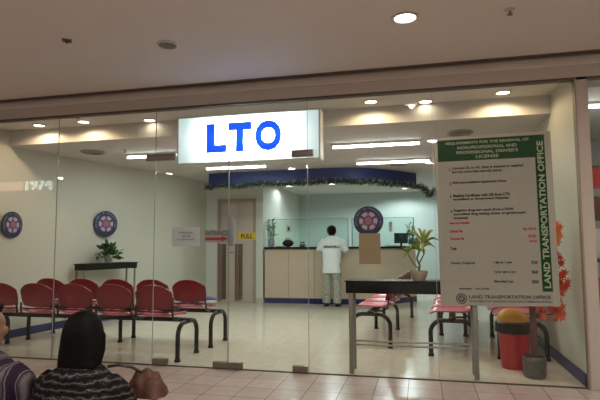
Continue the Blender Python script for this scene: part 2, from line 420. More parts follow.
# ------------------------------------------------------------------ large notice board
po = thing('notice_board', 'tall grey notice board with green header and vertical office name', 'notice board', (.625, .035, 1.395))
po.rotation_euler = (0, math.radians(-.6), 0)
MB().box(-.475, .50, 0, .012, -.745, .765, .003).build('backing', mat('acrylic_back', (.38, .35, .31), .4), po)
MB().box(-.452, .445, -.003, 0, -.735, .735).build('sheet', M_poster, po)
MB().box(-.452, .445, -.006, -.003, .54, .735).build('header_band', M_green, po)
MB().box(.365, .445, -.0065, -.003, -.62, .54).build('side_band', M_green, po)
mb = MB()
for k, (s, w_) in enumerate((('REQUIREMENTS FOR THE RENEWAL OF', .70), ('NON-PROFESSIONAL AND', .50), ('PROFESSIONAL DRIVER\'S', .52), ('LICENSE', .19))): text(mb, s, w_, .028, (-.03, -.008, .70 - k * .043), bold=.02)
Rv = Matrix.Rotation(-PI / 2, 4, 'Y')
text(mb, 'LAND TRANSPORTATION OFFICE', 1.27, .052, (.407, -.008, .045), Rv, bold=.03)
mb.build('header_lettering', M_ltr, po, smooth=False)
mb = MB()
def line(s, x, z, w_, h=.028, b=.05): text(mb, s, w_, h, (x + w_ / 2, -.005, z), bold=b)
line('1.', -.36, .468, .014); line('Current DL or DL (that is expired or expired', -.335, .472, .60); line('but not more than two (2) years)', -.335, .438, .42)
line('2.', -.36, .338, .014); line('Duly accomplished Application Form.', -.335, .342, .46)
line('3.', -.36, .222, .014); line('Medical Certificate with OR from LTO', -.335, .226, .48); line('accredited or Government Physician', -.335, .192, .47)
line('4.', -.36, .088, .014); line('Negative drug test result (from a DOH', -.335, .092, .50); line('accredited drug testing center or government', -.335, .058, .60); line('hospital)', -.335, .024, .12)
line('Total', -.375, -.245, .05)
line('Penalty if expired', -.375, -.375, .20, b=.03)
for k, (a, c) in enumerate((('1 day to 1 year', '75.00'), ('1 yr & 1 day to 2 yrs', '150.00'), ('More than 2 yrs', '225.00'))):
    line(a, -.02, -.372 - k * .082, .155 + .02 * (k == 1)); line(c, .285, -.372 - k * .082, .052)
line('REVISED   1ST JUNE', -.315, -.600, .25, .018)
line('LAND TRANSPORTATION OFFICE', -.235, -.668, .66, .030, .03); line('DEPARTMENT OF TRANSPORTATION AND COMMUNICATIONS', -.235, -.706, .66, .018, .01)
mb.build('lettering', M_ink, po, smooth=False)
mb = MB()
line('Fees and Charges', -.375, -.020, .17); line('License Fee', -.375, -.090, .11); line('Computer Fee', -.375, -.160, .12)
line('Php 350.00', .235, -.086, .105); line('67.63', .275, -.145, .06); line('417.63', .28, -.190, .06, .018)
mb.build('red_lettering', M_redink, po, smooth=False)
mb = MB(); n = 28
for r, y in ((.047, -.004),):
    c = [(r * math.cos(2 * PI * k / n) - .30, r * math.sin(2 * PI * k / n) - .685) for k in range(n)]; mb.prism(c, .003, .005)
bmesh.ops.transform(mb.bm, matrix=Matrix.Rotation(PI / 2, 4, 'X'), verts=mb.bm.verts)
lg = mb.build('round_logo', M_ink, po, smooth=False)
mb = MB()
for k in range(n):
    a = 2 * PI * k / n; b_ = 2 * PI * (k + 1) / n
    mb.prism([(.037 * math.cos(a) - .30, .037 * math.sin(a) - .685), (.037 * math.cos(b_) - .30, .037 * math.sin(b_) - .685), (.031 * math.cos(b_) - .30, .031 * math.sin(b_) - .685), (.031 * math.cos(a) - .30, .031 * math.sin(a) - .685)], .005, .006)
for dx in (-.012, .006): mb.prism([(-.30 + dx - .008, -.70), (-.30 + dx, -.70), (-.30 + dx + .012, -.668), (-.30 + dx + .004, -.668)], .005, .006)
bmesh.ops.transform(mb.bm, matrix=Matrix.Rotation(PI / 2, 4, 'X'), verts=mb.bm.verts)
mb.build('logo_mark', M_poster, lg, smooth=False)

# ------------------------------------------------------------------ waiting benches (gang chairs)
def arc_leg(x, hw, zt=.375, r=.13):
    m = MB(); pts = [(x, -hw, .012), (x, -hw, zt - r)]
    for k in range(1, 7): a = PI - k * PI / 2 / 6; pts.append((x, -hw + r + r * math.cos(a), zt - r + r * math.sin(a)))
    for k in range(0, 7): a = PI / 2 - k * PI / 2 / 6; pts.append((x, hw - r + r * math.cos(a), zt - r + r * math.sin(a)))
    pts.append((x, hw, .012))
    m.tube(pts, .024, 10, up=(1, 0, 0))
    return m
def make_bench(label, loc, rz, midhw=.15, mid2=False):
    t = thing('waiting_bench', label, 'bench', loc, rz, 'five seat red waiting benches in the office')
    L = 2.56
    MB().box(0, L, -.035, .035, .372, .412, .006).build('beam', M_black, t)
    for x, hw in ((.03, .225), (L / 2 + .02, midhw), (L - .03, .225)):
        lg = arc_leg(x, hw, .375, min(.13, hw - .02)).build('leg', M_black, t)
        for sy in (-hw, hw): MB().lathe([(.031, 0), (.031, .02), (.024, .03)], (x, sy, 0), 12).build('foot_cap', M_blacktop, lg)
    for k in range(5):
        cx = .32 + .48 * k
        def seat(u, v, cx=cx):
            a = u * 2 - 1; y = -.20 + v * .43; w_ = .205 * (1 - .18 * max(0, (v - .55) / .45) ** 2) * (1 - .30 * max(0, (.3 - v) / .3) ** 2)
            z = .446 + .018 * a * a + .03 * max(0, (.22 - v) / .22) ** 2 - .03 * max(0, (v - .82) / .18) ** 2
            y2 = y - .045 * (1 - a * a) * (v < .3) * (.3 - v) / .3 + .02 * (1 - a * a) * v
            return (cx + a * w_, y2, z)
        MB().surf(seat, 12, 12, .014).build('seat', M_red_lit, t)
        def back(u, v, cx=cx):
            a = u * 2 - 1; z0 = .515; hgt = .262 * (1 - .30 * abs(a) ** 2.6)
            w_ = .222 - .02 * (1 - v) ** 2 - .012 * v ** 3
            return (cx + a * w_, -.225 - .05 * v + .055 * a * a, z0 - .0 + v * hgt + .012 * a * a * (1 - v))
        bk = MB().surf(back, 16, 8, .014).build('backrest', M_red_shaded, t)
        s = MB()
        for dx in (-.215, .215):
            s.tube([(cx + dx, .03, .40), (cx + dx, -.12, .405), (cx + dx, -.19, .44), (cx + dx * .96, -.205, .56)], .011, 8)
        s.tube([(cx - .215, -.205, .497), (cx, -.235, .497), (cx + .215, -.205, .497)], .014, 8, flat=.6)
        s.build('backrest_support', M_black, t)
    return t
b0 = make_bench('front red waiting bench running along the glass left of entrance', (-2.43, .40, 0), 0)
# the bench runs to -X: turn the local frame by moving its far end, keep seats facing +Y
b0.location = (-4.99, .40, 0)
dup(b0, (-4.945, 1.14, 0), 0, 'second red waiting bench directly behind the front one, towards counter')
dup(b0, (.295, .95, 0), PI / 2 - math.radians(3.5), 'middle of the three benches facing left, end-on behind the black table', )
dup(b0, (-.60, 1.30, 0), PI / 2 - math.radians(4.5), 'red bench facing left nearest the counter customer, behind table\'s left end')
dup(b0, (.99, .96, 0), PI / 2 - math.radians(.3), 'red bench along right wall behind the swing lid bin')
# folded blue and white bag on the last seat of the second bench
bg = thing('folded_bag', 'blue and white folded bag left on rightmost seat of second bench', 'bag', (-2.56, 1.15, .462))
MB().ell((0, 0, .035), (.115, .10, .035)).build('bag_body', mat('bag_white', (.55, .55, .58), .7, var=.2, vscale=30, bump=.4), bg)
MB().ell((-.03, .01, .075), (.135, .085, .028), Matrix.Rotation(.12, 4, 'Y')).build('bag_flap', mat('bag_blue', (.02, .03, .22), .6, bump=.3), bg)

# ------------------------------------------------------------------ black table inside the glass
tb = thing('console_table', 'long black console table with grey legs standing just inside glass', 'table', (-.1, .15, 0))
MB().box(-.61, .60, -.09, .16, .838, .852, .003).build('tabletop', M_blacktop, tb)
MB().box(-.60, .59, -.08, .15, .735, .838, .003).build('apron', M_blacktop, tb)
for x in (-.555, .545):
    for y in (-.06, .13):
        MB().box(x - .02, x + .02, y - .02, y + .02, 0, .735, .003).build('leg', M_greyleg, tb)
for y in (-.06, .13): MB().tube([(-.535, y, .265), (.525, y, .265)], .009, 8).build('stretcher', M_greyleg, tb)

def blade(mb, base, tip, w_, sag=.3, n=6, twist=0.):
    """leaf blade arching from base to tip"""
    base = Vector(base); tip = Vector(tip); d = tip - base; side = d.cross(Vector((0, 0, 1)))
    if side.length < 1e-4: side = Vector((1, 0, 0))
    side.normalize(); side = (Matrix.Rotation(twist, 3, d.normalized()) @ side)
    L = []; Rr = []
    for i in range(n + 1):
        t = i / n; p = base + d * t + Vector((0, 0, sag * d.length * 4 * t * (1 - t) * .25 + sag * .15 * d.length * math.sin(PI * t)))
        ww = w_ * math.sin(PI * min(1, .12 + t * .88)) ** .8 * .5
        if i == n: ww = .0008
        L.append(mb.bm.verts.new(p + side * ww)); Rr.append(mb.bm.verts.new(p - side * ww))
    for i in range(n): mb.bm.faces.new((L[i], Rr[i], Rr[i + 1], L[i + 1]))

pp = thing('potted_dracaena', 'potted plant with drooping yellow green leaves on the black table', 'plant', (-.03, .19, .852))
MB().lathe([(.055, 0), (.075, .05), (.082, .075), (.082, .088), (.070, .088), (.068, .075)], seg=24).build('pot', mat('clay_pot', (.40, .33, .26), .7, var=.1), pp)
MB().lathe([(.068, .07), (.067, .078), (.01, .082)], seg=16).build('soil', mat('soil', (.04, .025, .015), .9), pp)
MB().tube([(0, 0, .075), (.01, .0, .14), (-.015, 0, .20), (.01, 0, .27)], [.012, .011, .010, .008], 8).tube([(.005, 0, .1), (-.05, 0, .16), (-.10, .01, .25)], [.008, .006, .004], 8).tube([(.01, 0, .16), (.05, .01, .24), (.05, .01, .33)], [.008, .006, .005], 8).build('stem', mat('stem_green', (.15, .17, .06), .6), pp)
mb = MB(); rnd = random.Random(3)
for (cx, cz, n, ln) in ((.01, .27, 12, .17), (.05, .33, 11, .18), (-.10, .25, 8, .12)):
    for k in range(n):
        a = 2 * PI * k / n + rnd.random(); el = rnd.uniform(-.5, .9); l = ln * rnd.uniform(.7, 1.15)
        blade(mb, (cx, 0, cz), (cx + l * math.cos(a) * math.cos(el), .8 * l * math.sin(a) * math.cos(el), cz + l * math.sin(el)), .036, .8, 6, rnd.uniform(-.9, .9))
mb.build('leaves', M_leaf2, pp)

# ------------------------------------------------------------------ swing bin
bn = thing('swing_bin', 'red plastic bin with black rim and mustard yellow swing lid', 'bin', (.845, .62, 0))
MB().lathe([(.118, 0), (.122, .01), (.143, .31), (.150, .335), (.14, .335), (.115, .02)], seg=4 * 8, sx=1.0, sy=.82).build('bin_body', mat('bin_red', (.36, .018, .022), .35, var=.05), bn)
MB().lathe([(.160, .335), (.172, .345), (.168, .43), (.150, .445), (.140, .445), (.14, .34)], seg=32, sx=1, sy=.85).build('rim', M_blacktop, bn)
lid = [(.152, 0), (.150, .02), (.138, .055), (.112, .09), (.075, .115), (.035, .128), (.004, .132)]
m_ = MB().lathe(lid, (0, 0, .432), 32, 1, .82)
for v in m_.bm.verts:
    if v.co.z > .45: v.co.x -= (v.co.z - .45) * .22
m_.build('swing_lid', mat('lid_yellow', (.60, .30, .02), .4, var=.05), bn)

# ------------------------------------------------------------------ artificial maple tree behind the board
tr = thing('artificial_maple', 'artificial maple tree with orange red leaves half hidden behind notice board', 'plant', (.955, .29, 0))
MB().lathe([(.085, 0), (.098, .02), (.102, .16), (.095, .185), (.082, .185), (.080, .15)], seg=10).build('pot', mat('wrapped_pot', (.085, .08, .075), .35, var=.6, vscale=22, bump=.9, bscale=25), tr)
MB().lathe([(.08, .14), (.078, .165), (.01, .172)], seg=12).build('soil', mat('soil_grey', (.05, .04, .035), .9), tr)
MB().tube([(0, 0, .15), (.004, 0, .5), (-.006, .01, .9), (.01, 0, 1.45)], [.033, .030, .024, .012], 10).tube([(0, 0, .6), (.12, .0, .75), (.22, -.02, .9)], [.012, .009, .005], 8).tube([(0, 0, .85), (.13, .01, 1.05), (.22, 0, 1.3)], [.012, .009, .005], 8).tube([(0, 0, .8), (-.13, .02, 1.0), (-.2, .03, 1.2)], [.012, .009, .005], 8).tube([(0, .0, .55), (.1, .0, .55), (.19, -.01, .56)], [.010, .008, .004], 8).build('trunk', mat('trunk_brown', (.085, .030, .025), .6, var=.2), tr)
def maple(mb, c, s, R):
    n = 14; ce = mb.bm.verts.new(Vector(c) + R @ Vector((0, 0, .01 * s))); vs = []
    for k in range(n):
        a = 2 * PI * k / n; r = s * (1. if k % 2 == 0 else .45) * (1 - .25 * (k in (0, 13, 1)))
        vs.append(mb.bm.verts.new(Vector(c) + R @ Vector((r * math.cos(a), r * math.sin(a), -.12 * s * (k % 2 == 0)))))
    for k in range(n): mb.bm.faces.new((ce, vs[k], vs[(k + 1) % n]))
mb1, mb2 = MB(), MB(); rnd = random.Random(11)
from mathutils import Euler
def put(mbx, x, z, y=None, s=None):
    maple(mbx, (x, y if y is not None else rnd.uniform(-.09, .10), z), s or rnd.uniform(.035, .052), Euler((PI / 2 + rnd.uniform(-.5, .5), rnd.uniform(-.6, .6), rnd.uniform(-.5, .5))).to_matrix())
spans = [(1.44, .19, .235), (1.36, .17, .26), (1.28, .16, .255), (1.20, .16, .24), (1.08, .16, .24), (1.00, .16, .27), (.93, .15, .30), (.86, .15, .31), (.80, .15, .30), (.72, .15, .24), (.66, .15, .235), (.58, .17, .25), (.54, .19, .25)]
for z, a, b in spans:
    for k in range(6):
        x = rnd.uniform(a, b) ; put(mb1 if z > 1.15 else mb2, x, z + rnd.uniform(-.035, .035))
for k in range(70):
    put(mb2 if rnd.random() < .6 else mb1, rnd.uniform(-.24, .16), rnd.uniform(.72, 1.5))
for k in range(6): put(mb2, rnd.uniform(.0, .16), rnd.uniform(.50, .66))
mb1.build('orange_leaves', mat('leaf_orange', (.88, .20, .05), .55, var=.25, vscale=30), tr)
mb2.build('red_leaves', mat('leaf_red', (.60, .06, .02), .55, var=.35, vscale=30), tr)

# ------------------------------------------------------------------ console table on the left wall, plant on it
wt = thing('console_table', 'dark narrow console table against left wall under a seal', 'table', (-4.745, 2.25, 0), math.radians(70))
MB().box(-.44, .52, -.13, .13, .90, .92, .002).box(-.43, .51, -.12, .12, .825, .90, .003).build('tabletop', mat('dark_table', (.007, .010, .008), .5, spec=.2), wt)
for x in (-.41, .48):
    for y in (-.10, .10): MB().box(x - .012, x + .012, y - .012, y + .012, 0, .825, .002).build('leg', M_greyleg, wt)
lp = thing('leafy_plant', 'bushy dark green plant in small white pot on wall side console table', 'plant', (-4.72, 2.30, .92))
MB().lathe([(.05, 0), (.065, .08), (.07, .10), (.058, .10), (.052, .08)], seg=20).build('pot', mat('pot_grey', (.30, .32, .30), .5), lp)
mb = MB(); rnd = random.Random(5)
for k in range(130):
    a = rnd.uniform(0, 2 * PI); el = rnd.uniform(-.25, 1.4); l = rnd.uniform(.08, .24)
    c = Vector((.75 * l * math.cos(a) * math.cos(el), l * math.sin(a) * math.cos(el), .10 + l * math.sin(el)))
    dirv = c - Vector((0, 0, .08)); dirv.normalize(); q = rnd.uniform(.05, .075)
    blade(mb, c - dirv * q * .5, c + dirv * q * .7 + Vector((rnd.uniform(-.02, .02), rnd.uniform(-.02, .02), -.01)), .04, .3, 4, rnd.uniform(-1.4, 1.4))
for k in range(10):
    a = k * .63; mb.tube([(0, 0, .08), (.05 * math.cos(a), .05 * math.sin(a), .18), (.10 * math.cos(a), .10 * math.sin(a), .24)], .003, 5)
mb.build('leaves', M_darkleaf, lp)

# ------------------------------------------------------------------ counter, fascia, garland
CT = [(-3.125, 5.30), (-2.2, 5.34), (-1.1, 5.37), (-.55, 5.62), (-.12, 6.15)]
ct = thing('service_counter', 'long beige service counter with black top across the back', 'counter', (0, 0, 0))
ribbon(CT, .0, -.55, .1, 1.09).build('counter_body', M_wood, ct)
ribbon(CT, .004, -.50, 0, .105).build('plinth', M_base, ct)
ribbon(CT, .05, -.60, 1.09, 1.13).build('worktop', M_blacktop, ct)
sm = MB()
for x in (-2.63, -2.10, -1.57): sm.box(x - .002, x + .002, 5.355 - .06 + (x + 3.1) * .036, 5.36 - .04 + (x + 3.1) * .036, .11, 1.085)
sm.build('panel_joints', mat('joint_brown', (.33, .27, .20), .6), ct)
for (xa, ya, xb, yb, who) in ((-3.12, 5.50, -1.44, 5.55, 'left'), (-1.36, 5.57, -.14, 5.60, 'right')):
    g = thing('teller_screen', 'tinted glass teller screen on the %s' % ('left stretch of counter beside bamboo vase' if who == 'left' else 'right stretch of counter behind the seal'), 'glass screen', (0, 0, 0))
    ribbon([(xa, ya), (xb, yb)], 0, -.010, 1.131, 1.70).build('glass_panel', M_teller, g, smooth=False)
    ribbon([(xa, ya), (xb, yb)], .001, -.011, 1.700, 1.708).build('top_edge', mat('green_edge', (.12, .30, .23), .3), g)
    for (x, y) in ((xa, ya), (xb, yb)): MB().box(x - .008, x + .008, y - .006, y + .016, 1.131, 1.70).build('side_edge', mat('green_edge', (.12, .30, .23), .3), g)
FA = smooth_poly([(-3.80, 3.98), (-2.7, 3.90), (-1.25, 3.90), (-.62, 4.30), (-.06, 5.02)], 5)
struct(ribbon(FA, 0, -.06, 2.285, ZC).build('trim_fascia', M_blue))
gl = thing('christmas_garland', 'dark green tinsel garland strung along lower edge of blue fascia', 'garland', (0, 0, 0))
GP = smooth_poly([(-3.86, 4.02), (-3.6, 3.90), (-2.7, 3.84), (-1.25, 3.84), (-.62, 4.22), (-.10, 4.86)], 8)
core = []
for i, (x, y) in enumerate(GP):
    core.append((x, y, 2.250 + .012 * math.sin(i * .9)))
core += [(.02, 4.75, 2.22), (.12, 4.6, 2.12), (.17, 4.5, 2.03), (.21, 4.45, 2.07), (.25, 4.5, 2.14)]
MB().tube(core, .022, 8).build('garland_core', mat('tinsel_green', (.018, .042, .022), .6), gl)
mb = MB(); mw_ = MB(); rnd = random.Random(21)
for i in range(len(core) - 1):
    a, b = Vector(core[i]), Vector(core[i + 1]); k_ = int((b - a).length * 900) + 4
    for k in range(k_):
        p = a.lerp(b, rnd.random()); v = Vector((rnd.uniform(-1, 1), rnd.uniform(-1, 1), rnd.uniform(-1, .9))).normalized() * rnd.uniform(.05, .11)
        s_ = v.cross(Vector((rnd.random(), rnd.random(), rnd.random() + .1))).normalized() * .010
        (mb if rnd.random() > .2 else mw_).poly([p - s_, p + s_, p + v])
mb.build('tinsel', mat('tinsel_green', (.018, .042, .022), .6), gl, smooth=False); mw_.build('silver_tinsel', mat('silver_tinsel', (.5, .55, .52), .35, metal=.5), gl, smooth=False)

# counter items
def bamboo(label, loc, h, seed, potcol):
    t = thing('lucky_bamboo', label, 'plant', loc); rnd = random.Random(seed)
    MB().lathe([(.045, 0), (.06, .03), (.062, .12), (.05, .16), (.055, .17), (.045, .17), (.04, .02)], seg=20).build('vase', mat('vase_' + str(seed), potcol, .25), t)
    st = MB(); lf = MB()
    for k in range(6):
        a = k * 1.05; x, y = .025 * math.cos(a), .025 * math.sin(a); hh = h * rnd.uniform(.6, .85)
        tp = (x * 3.2, y * 3, hh); st.tube([(x, y, .03), (x * 1.5, y * 1.5, hh * .5), tp], .006, 6)
        for j in range(9):
            z = hh * rnd.uniform(.45, 1.0); q = z / hh; p = (x * (1 + 2.2 * q), y * (1 + 2.2 * q), z); an = rnd.uniform(0, 2 * PI); l = rnd.uniform(.07, .13)
            blade(lf, p, (p[0] + l * math.cos(an) * .8, p[1] + l * math.sin(an) * .8, p[2] + l * rnd.uniform(.1, .8)), .022, .5, 5, rnd.uniform(-1, 1))
    st.build('stalks', mat('stalk_green', (.10, .20, .05), .5), t); lf.build('leaves', M_leaf, t)
    return t
bamboo('lucky bamboo in pale blue vase at the left end of counter', (-2.99, 5.33, 1.13), .70, 31, (.22, .27, .36))
bamboo('lucky bamboo in blue vase at right end of the counter', (-.20, 6.02, 1.13), .58, 32, (.06, .10, .30))
hb = thing('handbag', 'black rounded handbag lying on the counter beside left bamboo', 'bag', (-2.66, 5.40, 1.136))
MB().ell((0, 0, .07), (.12, .06, .075)).build('bag_body', M_blacktop, hb); MB().tube([(-.06, 0, .12), (-.04, 0, .165), (.04, 0, .165), (.06, 0, .12)], .008, 6).build('handle', M_black, hb)
tr_ = thing('paper_tray', 'low tray of papers on counter between bamboo and handbag', 'tray', (-2.84, 5.36, 1.13))
MB().box(-.06, .10, -.05, .05, 0, .02, .002).build('tray', mat('tray_tan', (.30, .25, .15), .5), tr_)
ph = thing('desk_phone', 'small dark desk phone on counter near its middle', 'phone', (-2.36, 5.42, 1.13))
MB().box(-.05, .05, -.05, .05, 0, .06, .01).build('phone_base', mat('phone_grey', (.06, .07, .08), .4), ph); MB().tube([(-.04, 0, .085), (0, 0, .095), (.04, 0, .085)], [.018, .01, .018], 8).build('handset', M_black, ph)
mo = thing('computer_monitor', 'small dark computer monitor on the counter left of right bamboo', 'monitor', (-.40, 5.88, 1.13), .5)
MB().box(-.15, .15, -.015, .015, .06, .27, .005).build('screen', mat('monitor_dark', (.02, .05, .06), .2), mo); MB().box(-.02, .02, -.01, .01, 0, .06).box(-.08, .08, -.05, .05, 0, .008).build('stand', M_black, mo)
tag(MB().box(-.11, .11, -.06, .06, 0, .03, .008).build('paper_stack', mat('cream_paper', (.66, .66, .50), .7), loc=(-.58, 5.70, 1.13), rot=(0, 0, .4)), 'cream stack of paper on the counter right of brown card', 'paper')
pb = thing('pen_holder', 'dark pen holder on counter left of the customer', 'pen holder', (-1.98, 5.42, 1.13))
MB().lathe([(.035, 0), (.035, .09), (.03, .09), (.03, .01)], seg=14).build('cup', M_blacktop, pb); MB().tube([(0, 0, .02), (.02, 0, .15)], .004, 6).build('pen', mat('pen_blue', (.03, .05, .3), .4), pb); MB().tube([(0, .01, .02), (-.02, 0, .14)], .004, 6).build('pen', mat('pen_blue', (.03, .05, .3), .4), pb)
nt_ = tag(MB().box(-2.72, -2.62, 5.488, 5.492, 1.44, 1.57).build('glass_notice', M_paper), 'small white notice stuck on left teller screen', 'notice')
MB().box(-2.69, -2.65, 5.484, 5.488, 1.47, 1.54).build('picture', M_ink, nt_)
tag(MB().box(-.62, -.55, 5.545, 5.549, 1.42, 1.62).build('hanging_notice', mat('pale_notice', (.45, .5, .47), .7)), 'narrow pale notice stuck on the right teller screen', 'notice')

# ------------------------------------------------------------------ ceiling fixtures
def area(name, loc, sx, sy, e, col, rot=(0, 0, 0)):
    l = bpy.data.lights.new(name, 'AREA'); l.shape = 'RECTANGLE'; l.size = sx; l.size_y = sy; l.energy = e; l.color = col
    o = bpy.data.objects.new(name, l); COL.objects.link(o); o.location = loc; o.rotation_euler = rot
    return o
def spot(name, loc, e, col, ang=100, blend=.8, rad=.05, rot=(0, 0, 0)):
    l = bpy.data.lights.new(name, 'SPOT'); l.energy = e; l.color = col; l.spot_size = math.radians(ang); l.spot_blend = blend; l.shadow_soft_size = rad
    o = bpy.data.objects.new(name, l); COL.objects.link(o); o.location = loc; o.rotation_euler = rot
    return o
def tube_light(label, x, y, L=1.15, rz=0):
    t = thing('tube_light', label, 'light', (x, y, ZC), rz, 'bare tube lights on the office ceiling')
    MB().box(-L / 2, L / 2, -.028, .028, -.03, 0, .003).build('housing', M_white, t)
    MB().tube([(-L / 2 + .02, 0, -.045), (L / 2 - .02, 0, -.045)], .016, 10).build('tube', M_tube, t)
    for s in (-1, 1): MB().box(s * (L / 2 - .012) - .012, s * (L / 2 - .012) + .012, -.02, .02, -.065, -.028, .002).build('end_cap', M_white, t)
    a = area('tube_lamp', (x, y, ZC - .07), L - .1, .04, TUBE_W, (.93, 1, .95), (0, 0, rz)); return t
tube_light('tube light left of the sign box, partly hidden by it', -3.70, 1.79, .85)
tube_light('tube light over the back door, seen just below the sign box', -2.95, 3.14, 1.08)
tube_light('nearest tube light right of the sign box', -.545, 1.81)
tube_light('tube light above right part of counter, deeper in the office', -.405, 3.27)
tube_light('tube light hidden behind the sign box', -2.1, 1.8)
def downlight(label, x, y, z, lit=True, r=.062, e=14, group='recessed downlights by the storefront', col=(1, .70, .42)):
    t = thing('downlight', label, 'light', (x, y, z), 0, group)
    m = MB(); n = 24
    m.lathe([(r, -.001), (r * 1.25, -.001), (r * 1.28, -.007), (r * 1.1, -.012), (r, -.008)], seg=n, cap=False)
    m.build('trim_ring', M_ring, t)
    MB().lathe([(.0005, -.004), (r * .98, -.004)], seg=n, cap=False).build('lamp', M_lamp if lit else M_lampoff, t)
    if lit and e: spot('downlight_lamp', (x, y, z - .02), e, col, 165, .35, .03)
    return t
downlight('downlight above the front bench, leftmost inside the glass', -4.60, .60, ZP)
downlight('downlight second from left inside the glass', -3.95, .58, ZP)
downlight('downlight just left of the sign box', -3.14, .71, ZP, e=.6)
downlight('downlight right of the sign box, above brown card', -.48, .58, ZP)
downlight('downlight near top of third glass seam, between sign and board', .08, .72, ZP, e=.6)
downlight('downlight above the notice board', .83, .58, ZP)
downlight('lit downlight in mall ceiling above the storefront', -.071, -1.16, ZM - .004, True, .075, 16, None, (1, .8, .58))
downlight('unlit downlight in mall ceiling, left of the lit one', -1.93, -1.13, ZM - .004, False, .07, 0, None)
for (x, y) in ((-2.88, 6.36), (-1.88, 6.25), (-.77, 6.5), (-.35, 7.6)):
    downlight('round downlight over staff area at pixel row below fascia'.replace(' at pixel row below fascia', ', %s' % {-2.88: 'leftmost of four', -1.88: 'second from left', -.77: 'third from left', -.35: 'rightmost, deepest'}[x]), x, y, ZC, True, .07, {-2.88: 14, -.35: 70}.get(x, 46), 'downlights over the staff area', (.86, 1, 1))
def sprinkler(label, x, y, z):
    t = thing('sprinkler', label, 'sprinkler', (x, y, z))
    MB().lathe([(.035, 0), (.034, -.006), (.012, -.010)], seg=16).build('plate', M_ring, t)
    MB().tube([(0, 0, -.008), (0, 0, -.035)], .008, 8).lathe([(.02, -.037), (.02, -.034)], seg=10).build('head', M_patch, t)
sprinkler('ceiling sprinkler on the office ceiling above wall table', -3.945, 1.47, ZC)
sprinkler('sprinkler near first glass seam inside front strip', -3.83, .32, ZP)
sprinkler('small sprinkler in mall ceiling at the far right', .63, -1.11, ZM - .004)
tag(MB().box(-.035, .035, -.035, .035, -.006, 0, .002).box(-.012, .012, -.012, .012, -.02, -.006).build('ceiling_box', mat('box_dark', (.05, .04, .035), .5), loc=(-2.644, -1.396, ZM - .004), rot=(0, 0, .6)), 'small dark square fitting in mall ceiling at upper left', 'sensor')
def vent(label, x, y, r):
    t = thing('ceiling_vent', label, 'vent', (x, y, ZC), 0, 'round ceiling vents')
    MB().lathe([(r, -.001), (r * 1.05, -.01), (r * .9, -.022), (r * .85, -.012)], seg=28, cap=False).build('rim', mat('vent_grey', (.34, .32, .28), .5), t)
    m = MB()
    for q in (.72, .5, .28): m.lathe([(r * q, -.004), (r * (q + .12), -.020), (r * (q + .10), -.022)], seg=24, cap=False)
    m.build('cones', mat('vent_grey', (.34, .32, .28), .5), t)
    MB().lathe([(.0005, -.003), (r * .86, -.003)], seg=24, cap=False).build('opening', M_groove, t)
vent('round ceiling vent near left wall', -4.45, 1.47, .16); vent('round ceiling vent deeper in office, right part', -.33, 3.75, .16); vent('round ceiling vent above notice board', .48, 1.5, .15)

# ------------------------------------------------------------------ neighbouring shop at the right edge
struct(MB().box(1.405, 5.5, -.005, .005, 0, ZH).build('window_6', M_glass, smooth=False))
struct(MB().box(1.405, 5.5, 3.0, 3.1, 0, 2.9).build('wall_shop_back', mat('shop_wall', (.42, .44, .42), .6)))
struct(MB().box(1.42, 5.5, .3, 3.0, ZC + .1, 2.9).build('ceiling', M_office_ceil))
struct(MB().box(1.41, 5.5, 0, 3.0, -.1, .0).build('floor', M_floor))
sh = thing('display_rack', 'tall dark display rack in neighbouring shop at right edge', 'shelf', (1.95, 1.0, 0))
MB().box(-.40, -.37, -.2, .2, 0, 1.95).box(.57, .60, -.2, .2, 0, 1.95).build('side_panel', mat('rack_dark', (.10, .08, .07), .5), sh)
for z in (.1, .55, 1.0, 1.42, 1.92): MB().box(-.37, .57, -.2, .2, z, z + .03).build('shelf', mat('rack_dark', (.10, .08, .07), .5), sh)
MB().box(-.40, .60, -.215, -.202, 1.72, 1.92).build('red_header', mat('rack_red', (.5, .04, .03), .5), sh)
cols = [('pink', (.65, .12, .35)), ('red', (.55, .05, .05)), ('white', (.7, .7, .68)), ('brown', (.2, .1, .06))]
for j, z in enumerate((.13, .58, 1.03, 1.45)):
    for i in range(4):
        cn, cc = cols[(i + j) % 4]
        x = 1.95 - .34 + i * .235
        tag(MB().box(-.09, .09, -.10, .10, 0, .20 + .05 * ((i * 3 + j) % 3), .01).build('gift_box', mat('box_' + cn, cc, .5), loc=(x + .05, 1.0, z + .002)), '%s box on the %s shelf of the shop rack, %s in its row' % (cn, ('lowest', 'second', 'third', 'top')[j], ('first', 'second', 'third', 'last')[i]), 'box', 'boxes on the shop rack')
t = thing('tube_light', 'tube light inside neighbouring shop at far right', 'light', (1.95, .85, ZC + .1))
MB().box(-.45, .45, -.028, .028, -.03, 0).build('housing', M_white, t); MB().tube([(-.43, 0, -.045), (.43, 0, -.045)], .016, 10).build('tube', M_tube, t)
area('shop_lamp', (1.95, .85, ZC + .02), .8, .05, 14, (.95, 1, 1))

